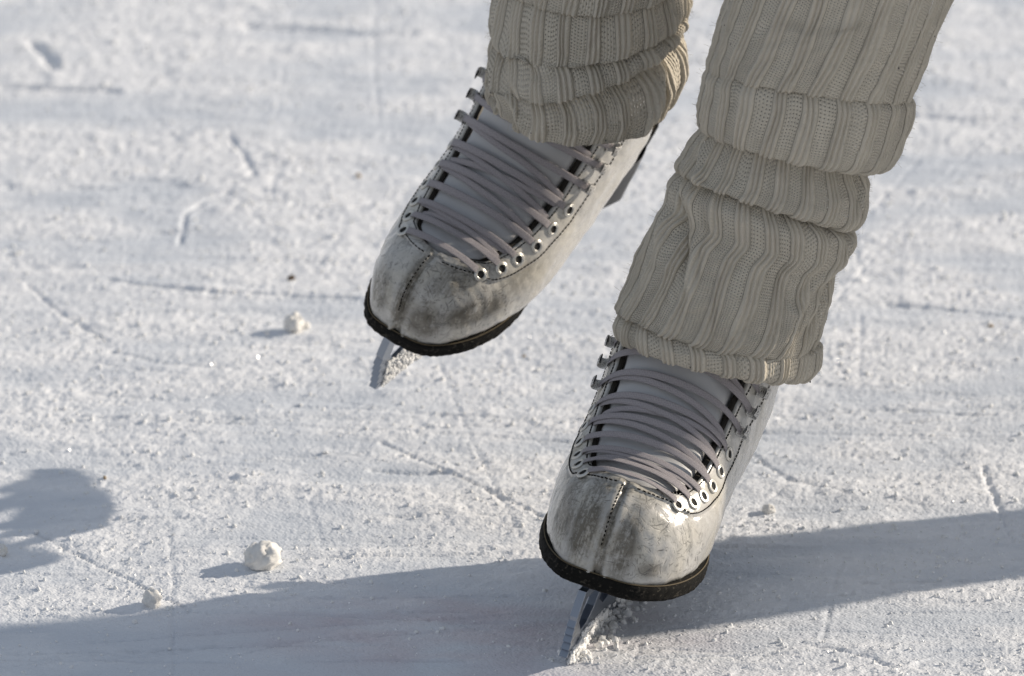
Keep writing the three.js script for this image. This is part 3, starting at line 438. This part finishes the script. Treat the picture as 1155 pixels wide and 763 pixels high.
  g.userData.axis = RP.map((r) => at(r, 0).add(at(r, Math.PI)).multiplyScalar(0.5));
  return g;
}
// a fold line in the wool: from (v, angle) to (v, angle)
const fold = (v, a, v0, a0, v1, a1, w, amp) => { const K = 0.075, ax = a0 * K, bx = a1 * K, px = (a > Math.PI ? a - 2 * Math.PI : a) * K, dx = bx - ax, dv = v1 - v0, t = clamp(((px - ax) * dx + (v - v0) * dv) / (dx * dx + dv * dv)); return amp * gauss(Math.hypot(px - ax - dx * t, v - v0 - dv * t), w) * (0.4 + 0.6 * Math.sin(Math.PI * clamp(0.1 + 0.8 * t))); };
const shaftTop = (sk) => { const f = V3(0.085 * G, 0.21 * G, 0); return sk.localToWorld(f); };
const sTop = shaftTop(standing), rTop = shaftTop(raised);
const warmerS = legWarmer({ name: 'leg_warmer', label: 'shaded beige ribbed leg warmer folded in tiers above the standing skate', seed: 2, wave: 0.022, d0: depthOf(sTop), y0: 395, kd: 0.42, flat: 0.93,
  rings: [[905, -300, 1180, -290, 30], [822, -4, 1070, 0, 24], [807, 45, 1049, 60, 20], [799, 74, 1030, 106, 14], [799, 79, 1027, 113, 11], [806, 74, 1012, 106, 9], [808, 70, 1008, 102, 9], [800, 78, 1022, 108, 13], [793, 90, 1030, 119, 18], [789, 115, 1022, 150, 23], [788, 136, 1008, 184, 21], [792, 143, 996, 190, 17], [803, 138, 972, 183, 12], [803, 134, 968, 180, 12], [790, 148, 972, 194, 20],
    [775, 168, 979, 214, 27], [764, 186, 976, 240, 20], [768, 194, 962, 258, 9], [784, 190, 936, 250, 6], [784, 186, 930, 246, 8], [764, 196, 952, 256, 14], [754, 208, 965, 270, 20], [757, 224, 962, 282, 26], [744, 244, 944, 300, 30], [722, 290, 936, 340, 36], [703, 330, 922, 384, 30], [695, 350, 904, 406, 16], [706, 352, 884, 402, 9], [708, 346, 880, 396, 9], [698, 358, 904, 388, 18],
    [694, 367, 924, 392, 26], [697, 377, 922, 412, 25], [704, 380, 908, 426, 19], [718, 376, 888, 416, 12], [722, 368, 880, 404, 12]],
  wrinkle: (v, len, a) => { const s = Math.sin(a), c = Math.cos(a); return 0.032 * noise(s * 1.6, c * 1.6, v * 22) + 0.024 * noise(s * 4, c * 4, v * 30 + 5) + 0.03 * sstep(0.18, 0.26, v - len[1]) * noise(s * 3 + v * 9, c * 2, 9)
    + fold(v, a - 2 * Math.PI, len[21], -1.25, len[23] + 0.02, -0.72, 0.006, -0.11) + fold(v, a - 2 * Math.PI, len[21], -0.85, len[23] + 0.03, -0.40, 0.006, 0.06) + fold(v, a - 2 * Math.PI, len[22], -1.5, len[24], -0.95, 0.006, 0.06) + fold(v, a - 2 * Math.PI, len[22], 1.2, len[24], 0.62, 0.006, 0.07) + fold(v, a - 2 * Math.PI, len[23], 1.35, len[25], 0.85, 0.007, -0.08) + fold(v, a - 2 * Math.PI, len[24], 0.62, len[26], 0.5, 0.007, 0.05) + fold(v, a - 2 * Math.PI, len[14], -1.1, len[16], -0.7, 0.006, 0.06) + fold(v, a - 2 * Math.PI, len[15], 1.3, len[17], 1.0, 0.006, 0.06); },
  twist: (u, s, c) => 0.05 * Math.sin(u * 9) });
const warmerR = legWarmer({ name: 'leg_warmer', label: 'sunlit beige ribbed leg warmer bunched in swags above the lifted skate', seed: 5, wave: 0.028, d0: depthOf(rTop), y0: 120, kd: 0.30, flat: 1.0,
  rings: [[604, -300, 840, -300, 40], [566, -60, 784, -66, 46], [561, -40, 780, -40, 54], [562, -30, 776, -32, 48], [572, -34, 762, -34, 38], [574, -38, 758, -38, 38], [562, -24, 774, -28, 48], [557, 2, 779, -8, 60], [555, 24, 777, 0, 62], [556, 37, 774, -2, 55], [560, 40, 744, 4, 37], [560, 36, 742, 2, 38], [555, 50, 770, 8, 55], [551, 68, 777, 12, 60],
    [551, 84, 774, 20, 55], [552, 88, 748, 30, 42], [552, 85, 746, 30, 43], [551, 90, 768, 58, 58], [549, 92, 769, 76, 64], [548, 96, 759, 98, 64], [551, 104, 748, 118, 49], [560, 103, 738, 116, 40], [566, 96, 730, 108, 40]],
  wrinkle: (v, len, a) => { const s = Math.sin(a), c = Math.cos(a); return 0.04 * noise(s * 1.8 + 3, c * 1.8, v * 18) + 0.035 * noise(s * 3.6 + v * 20, c * 3, 5) + 0.05 * sstep(0.3, 0.9, s) * noise(s * 7 + v * 10, c * 7, v * 8)
    + fold(v, a - 2 * Math.PI, len[12], -1.45, len[18], -0.55, 0.007, 0.06) + fold(v, a - 2 * Math.PI, len[11], -1.15, len[17], -0.25, 0.006, -0.05) + fold(v, a - 2 * Math.PI, len[14], -1.5, len[20], -0.95, 0.006, -0.05) + fold(v, a - 2 * Math.PI, len[16], 1.25, len[20], 0.75, 0.006, -0.08) + fold(v, a - 2 * Math.PI, len[16], 0.95, len[20], 0.45, 0.006, 0.06) + fold(v, a - 2 * Math.PI, len[17], 1.6, len[20], 1.25, 0.006, 0.07) + fold(v, a - 2 * Math.PI, len[7], -1.3, len[12], -0.2, 0.007, 0.06) + fold(v, a - 2 * Math.PI, len[8], -0.9, len[12], 0.1, 0.006, -0.05); },
  twist: (u, s, c) => 0.22 * (u - 0.5) + 0.10 * Math.sin(u * 7) });
// ---------------------------------------------------------------- small things on the ice
const ballMat = new THREE.MeshPhysicalMaterial({ color: lin(0.80, 0.775, 0.73), roughness: 0.75, sheen: 0.2 });
function snowball(px, py, r, sx, sy, seed, label) { const p = onIce(px, py), g = lumpGeo(r, 5, seed, 0.17, 0.14); g.scale(sx, sy, 0.95); g.computeBoundingBox(); const m = mesh('snowball', g, ballMat, scene); m.position.set(p.x, iceHeight(p.x, p.z, true) - g.boundingBox.min.y - 0.0022, p.z); m.rotation.y = seed; tag(m, label, 'snowball', 'lumps of snow on the ice'); }
snowball(297, 642, 0.0118, 1.25, 0.82, 1.3, 'largest snow lump, oval, just above the long dark shadow');
snowball(171, 686, 0.0068, 1.0, 0.92, 4.2, 'small round snow lump beside a straight scratch near the long dark shadow');
snowball(332, 373, 0.0076, 1.05, 0.98, 7.7, 'round snow lump with a tiny lump touching it');
snowball(345, 368, 0.0030, 1.0, 1.0, 2.9, 'tiny snow lump touching a bigger round lump');
snowball(0, 628, 0.0050, 1.0, 0.9, 9.1, 'pale snow lump beneath the shadow of the lifted skate');
snowball(867, 579, 0.0042, 1.1, 0.8, 5.5, 'cream snow bit on the sunny ice behind the standing skate');
{ // shavings thrown up along the standing blade
  const R = rng(99), n = 360, im = new THREE.InstancedMesh(lumpGeo(1, 1, 8, 0.3), snowMat, n), d = new THREE.Object3D(), A = standing.localToWorld(V3(0.262 * G, -0.06 * G, 0)), B = standing.localToWorld(V3(0.10 * G, -0.06 * G, 0));
  for (let k = 0; k < n; k++) { const u = R(), side = R() < 0.72 ? 1 : -1, off = side * (0.002 + 0.018 * Math.pow(R(), 2.6)), x = lerp(A.x, B.x, u) + off, z = lerp(A.z, B.z, u) + (R() - 0.5) * 0.012, s = 0.0006 + 0.0022 * Math.pow(R(), 3) * (side > 0 ? 1 : 0.6); d.position.set(x, iceHeight(x, z, true) + s * 0.3 + 0.002 * Math.exp(-Math.abs(off) / 0.004) * R(), z); d.rotation.set(R() * 6, R() * 6, R() * 6); d.scale.set(s * (0.8 + R()), s * (0.6 + 0.5 * R()), s * (0.8 + 0.6 * R())); d.updateMatrix(); im.setMatrixAt(k, d.matrix); }
  im.name = 'snow_shavings'; im.castShadow = im.receiveShadow = true; tag(im, 'fresh white snow shavings heaped along the standing blade', 'snow', null, 'stuff'); scene.add(im);
}
const debrisMat = new THREE.MeshStandardMaterial({ color: lin(0.10, 0.065, 0.035), roughness: 0.9 }), sandMat = new THREE.MeshStandardMaterial({ color: lin(0.36, 0.25, 0.13), roughness: 0.9 });
for (const [px, py, r, m, label, name] of [[328, 316, 0.0025, debrisMat, 'dark brown leaf scrap lying near the round snow lump', 'leaf_scrap'], [404, 203, 0.0019, sandMat, 'tan grit crumb beside the lifted boot', 'grit'], [118, 541, 0.0012, sandMat, 'tan grit crumb above the shadow of the lifted skate', 'grit'], [591, 402, 0.0010, sandMat, 'tan grit crumb between the two skates', 'grit'], [1118, 371, 0.0014, sandMat, 'tan grit crumb on open ice beside the folded leg warmer', 'grit']]) {
  const p = onIce(px, py), g = lumpGeo(r, 2, px, 0.3, 0.1); g.scale(1.3, name === 'leaf_scrap' ? 0.45 : 0.8, 0.9); const o = mesh(name, g, m, scene); o.position.set(p.x, iceHeight(p.x, p.z, true) + r * 0.4, p.z); o.rotation.set(0.3, px, 0.2); tag(o, label, name === 'grit' ? 'grit' : 'leaf scrap', null);
}
// ---------------------------------------------------------------- the wearer's legs and a second skater out of frame on the sunny side, whose leg throws the long shadow
function bodyGeo(bones, min, size, res, blend) { // bones: [ax,ay,az,ra, bx,by,bz,rb]
  const mc = new MarchingCubes(res, new THREE.MeshBasicMaterial(), false, false, 400000); mc.isolation = 0; let k = 0; const half = res / 2;
  for (let z = 0; z < res; z++) for (let y = 0; y < res; y++) for (let x = 0; x < res; x++) {
    const px = min[0] + ((x - half) / half + 1) / 2 * size, py = min[1] + ((y - half) / half + 1) / 2 * size, pz = min[2] + ((z - half) / half + 1) / 2 * size; let s = 0;
    for (const b of bones) { const dx = b[4] - b[0], dy = b[5] - b[1], dz = b[6] - b[2], t = clamp(((px - b[0]) * dx + (py - b[1]) * dy + (pz - b[2]) * dz) / (dx * dx + dy * dy + dz * dz + 1e-9)); const d = Math.hypot(px - b[0] - dx * t, py - b[1] - dy * t, pz - b[2] - dz * t) - lerp(b[3], b[7], t); s += Math.exp(-d / blend); }
    mc.field[k++] = clamp(blend * Math.log(s + 1e-30), -1, 1);
  }
  mc.update(); const n = mc.count; const pos = new Float32Array(n * 3); for (let i = 0; i < n; i++) for (let c = 0; c < 3; c++) pos[3 * i + c] = min[c] + (mc.positionArray[3 * i + c] + 1) / 2 * size;
  let g = new THREE.BufferGeometry(); g.setAttribute('position', new THREE.BufferAttribute(pos, 3)); g = mergeVertices(g, 1e-5); g.computeVertexNormals(); return g;
}
const leggings = new THREE.MeshStandardMaterial({ color: lin(0.03, 0.03, 0.035), roughness: 0.85 });
{
  const aS = warmerS.userData.axis, aR = warmerR.userData.axis; delete warmerS.userData.axis; delete warmerR.userData.axis;
  const anS = standing.localToWorld(V3(0.055, 0.09, 0)), anR = raised.localToWorld(V3(0.055, 0.09, 0)), shS = sTop, shR = rTop;
  const dirS = aS[0].clone().sub(shS).normalize(), dirR = aR[0].clone().sub(shR).normalize();
  const knS = shS.clone().addScaledVector(dirS, 0.30), knR = shR.clone().addScaledVector(dirR, 0.30);
  const hip = knS.clone().lerp(knR, 0.5).add(V3(-0.02, 0.38, -0.12));
  const hS = hip.clone().add(V3(0.09, 0, 0)), hR = hip.clone().add(V3(-0.09, 0, -0.02));
  const b = []; const add = (p, r, q, s) => b.push([p.x, p.y, p.z, r, q.x, q.y, q.z, s]);
  for (const [an, sh, kn, h] of [[anS, shS, knS, hS], [anR, shR, knR, hR]]) { add(an, 0.028, sh, 0.034); add(sh, 0.034, sh.clone().lerp(kn, 0.5), 0.042); add(sh.clone().lerp(kn, 0.5), 0.042, kn, 0.046); add(kn, 0.046, h, 0.082); }
  add(hS, 0.09, hR, 0.09); add(hip, 0.1, hip.clone().add(V3(0, 0.16, 0.02)), 0.105);
  const g = bodyGeo(b, [-0.5, 0.05, -0.95], 1.2, 90, 0.012);
  tag(mesh('person', g, leggings, scene), 'skater in dark leggings wearing both skates and the leg warmers', 'person');
}
{
  const P = thing('person', 'person in dark trousers and jacket standing on the sunny side, casting the long shadow', 'person');
  const x0 = 0.82, zA = -0.383, zB = -0.06, zc = -0.26; // faces away from the sun's path; one leg in line with the standing skate
  const L = (z, hz) => [[x0, 0.10, z, 0.056, x0 - 0.01, 0.30, z + 0.010, 0.070], [x0 - 0.01, 0.30, z + 0.010, 0.070, x0 - 0.02, 0.50, z + 0.010, 0.088], [x0 - 0.02, 0.50, z + 0.010, 0.088, x0, 0.92, hz, 0.11]];
  const cloth = (r, g, b) => new THREE.MeshStandardMaterial({ color: lin(r, g, b), roughness: 0.9 });
  mesh('trousers', bodyGeo([...L(zA, zc - 0.11), ...L(zB, zc + 0.11), [x0, 0.93, zc - 0.07, 0.10, x0, 0.93, zc + 0.07, 0.10]], [x0 - 0.55, 0.02, zc - 0.55], 1.1, 64, 0.012), cloth(0.03, 0.033, 0.045), P);
  mesh('jacket', bodyGeo([[x0, 0.615, zc - 0.10, 0.152, x0, 0.95, zc - 0.05, 0.13], [x0, 0.655, zc + 0.10, 0.145, x0, 0.95, zc + 0.05, 0.13], [x0, 0.95, zc - 0.05, 0.125, x0, 0.95, zc + 0.05, 0.125], [x0, 0.95, zc, 0.14, x0 + 0.01, 1.30, zc, 0.15], [x0, 1.36, zc - 0.14, 0.075, x0, 1.36, zc + 0.14, 0.075], [x0, 1.36, zc - 0.17, 0.068, x0 + 0.03, 1.10, zc - 0.23, 0.055], [x0 + 0.03, 1.10, zc - 0.23, 0.055, x0 - 0.10, 0.98, zc - 0.14, 0.05], [x0, 1.36, zc + 0.17, 0.068, x0 + 0.03, 1.10, zc + 0.23, 0.055], [x0 + 0.03, 1.10, zc + 0.23, 0.055, x0 - 0.10, 0.98, zc + 0.14, 0.05], [x0, 1.40, zc, 0.075, x0 - 0.01, 1.47, zc, 0.066]], [x0 - 0.55, 0.45, zc - 0.55], 1.1, 80, 0.015), cloth(0.05, 0.02, 0.022), P);
  const hx = x0 - 0.015, hy = 1.60;
  mesh('head', bodyGeo([[x0 - 0.005, 1.46, zc, 0.052, hx, 1.55, zc, 0.05], [hx + 0.01, hy + 0.02, zc, 0.085, hx + 0.005, hy, zc, 0.08], [hx - 0.03, hy - 0.06, zc, 0.045, hx - 0.01, hy - 0.03, zc, 0.06], [hx - 0.088, hy - 0.012, zc, 0.010, hx - 0.078, hy + 0.025, zc, 0.008], [hx - 0.080, hy - 0.052, zc - 0.016, 0.006, hx - 0.080, hy - 0.052, zc + 0.016, 0.006], [hx + 0.01, hy - 0.01, zc - 0.084, 0.012, hx + 0.01, hy + 0.02, zc - 0.086, 0.014], [hx + 0.01, hy - 0.01, zc + 0.084, 0.012, hx + 0.01, hy + 0.02, zc + 0.086, 0.014]], [hx - 0.17, 1.42, zc - 0.17], 0.34, 72, 0.008), cloth(0.42, 0.27, 0.2), P);
  for (const s of [-1, 1]) mesh('eye', new THREE.SphereGeometry(0.011, 12, 8).translate(hx - 0.070, hy + 0.02, zc + s * 0.031), cloth(0.06, 0.05, 0.045), P);
  mesh('woollen_hat', new THREE.LatheGeometry([[0.098, 0], [0.102, 0.012], [0.100, 0.035], [0.092, 0.07], [0.07, 0.1], [0.035, 0.118], [0, 0.124]].map(([x, y]) => new THREE.Vector2(x, y)), 32).translate(hx + 0.008, hy + 0.035, zc), cloth(0.06, 0.07, 0.1), P);
  for (const z of [zA, zB]) { mesh('skate_boot', bodyGeo([[x0 + 0.03, 0.085, z, 0.038, x0 - 0.06, 0.078, z, 0.04], [x0 - 0.06, 0.078, z, 0.04, x0 - 0.16, 0.072, z, 0.034], [x0 + 0.02, 0.085, z, 0.042, x0, 0.24, z, 0.062]], [x0 - 0.24, 0.0, z - 0.17], 0.34, 56, 0.008), cloth(0.03, 0.03, 0.03), P); mesh('skate_blade', new THREE.ExtrudeGeometry(new THREE.Shape([[-0.21, 0.004], [-0.205, 0.03], [-0.15, 0.024], [-0.14, 0.05], [-0.06, 0.05], [-0.05, 0.022], [0, 0.022], [0.01, 0.055], [0.05, 0.055], [0.055, 0.018], [0.075, 0.012], [0.03, 0.001], [-0.1, 0]].map(([x, y]) => new THREE.Vector2(x, y))), { depth: 0.004, bevelEnabled: false }).translate(x0, 0.001, z - 0.002), M.steel, P); }
}
renderer.render(scene, camera);
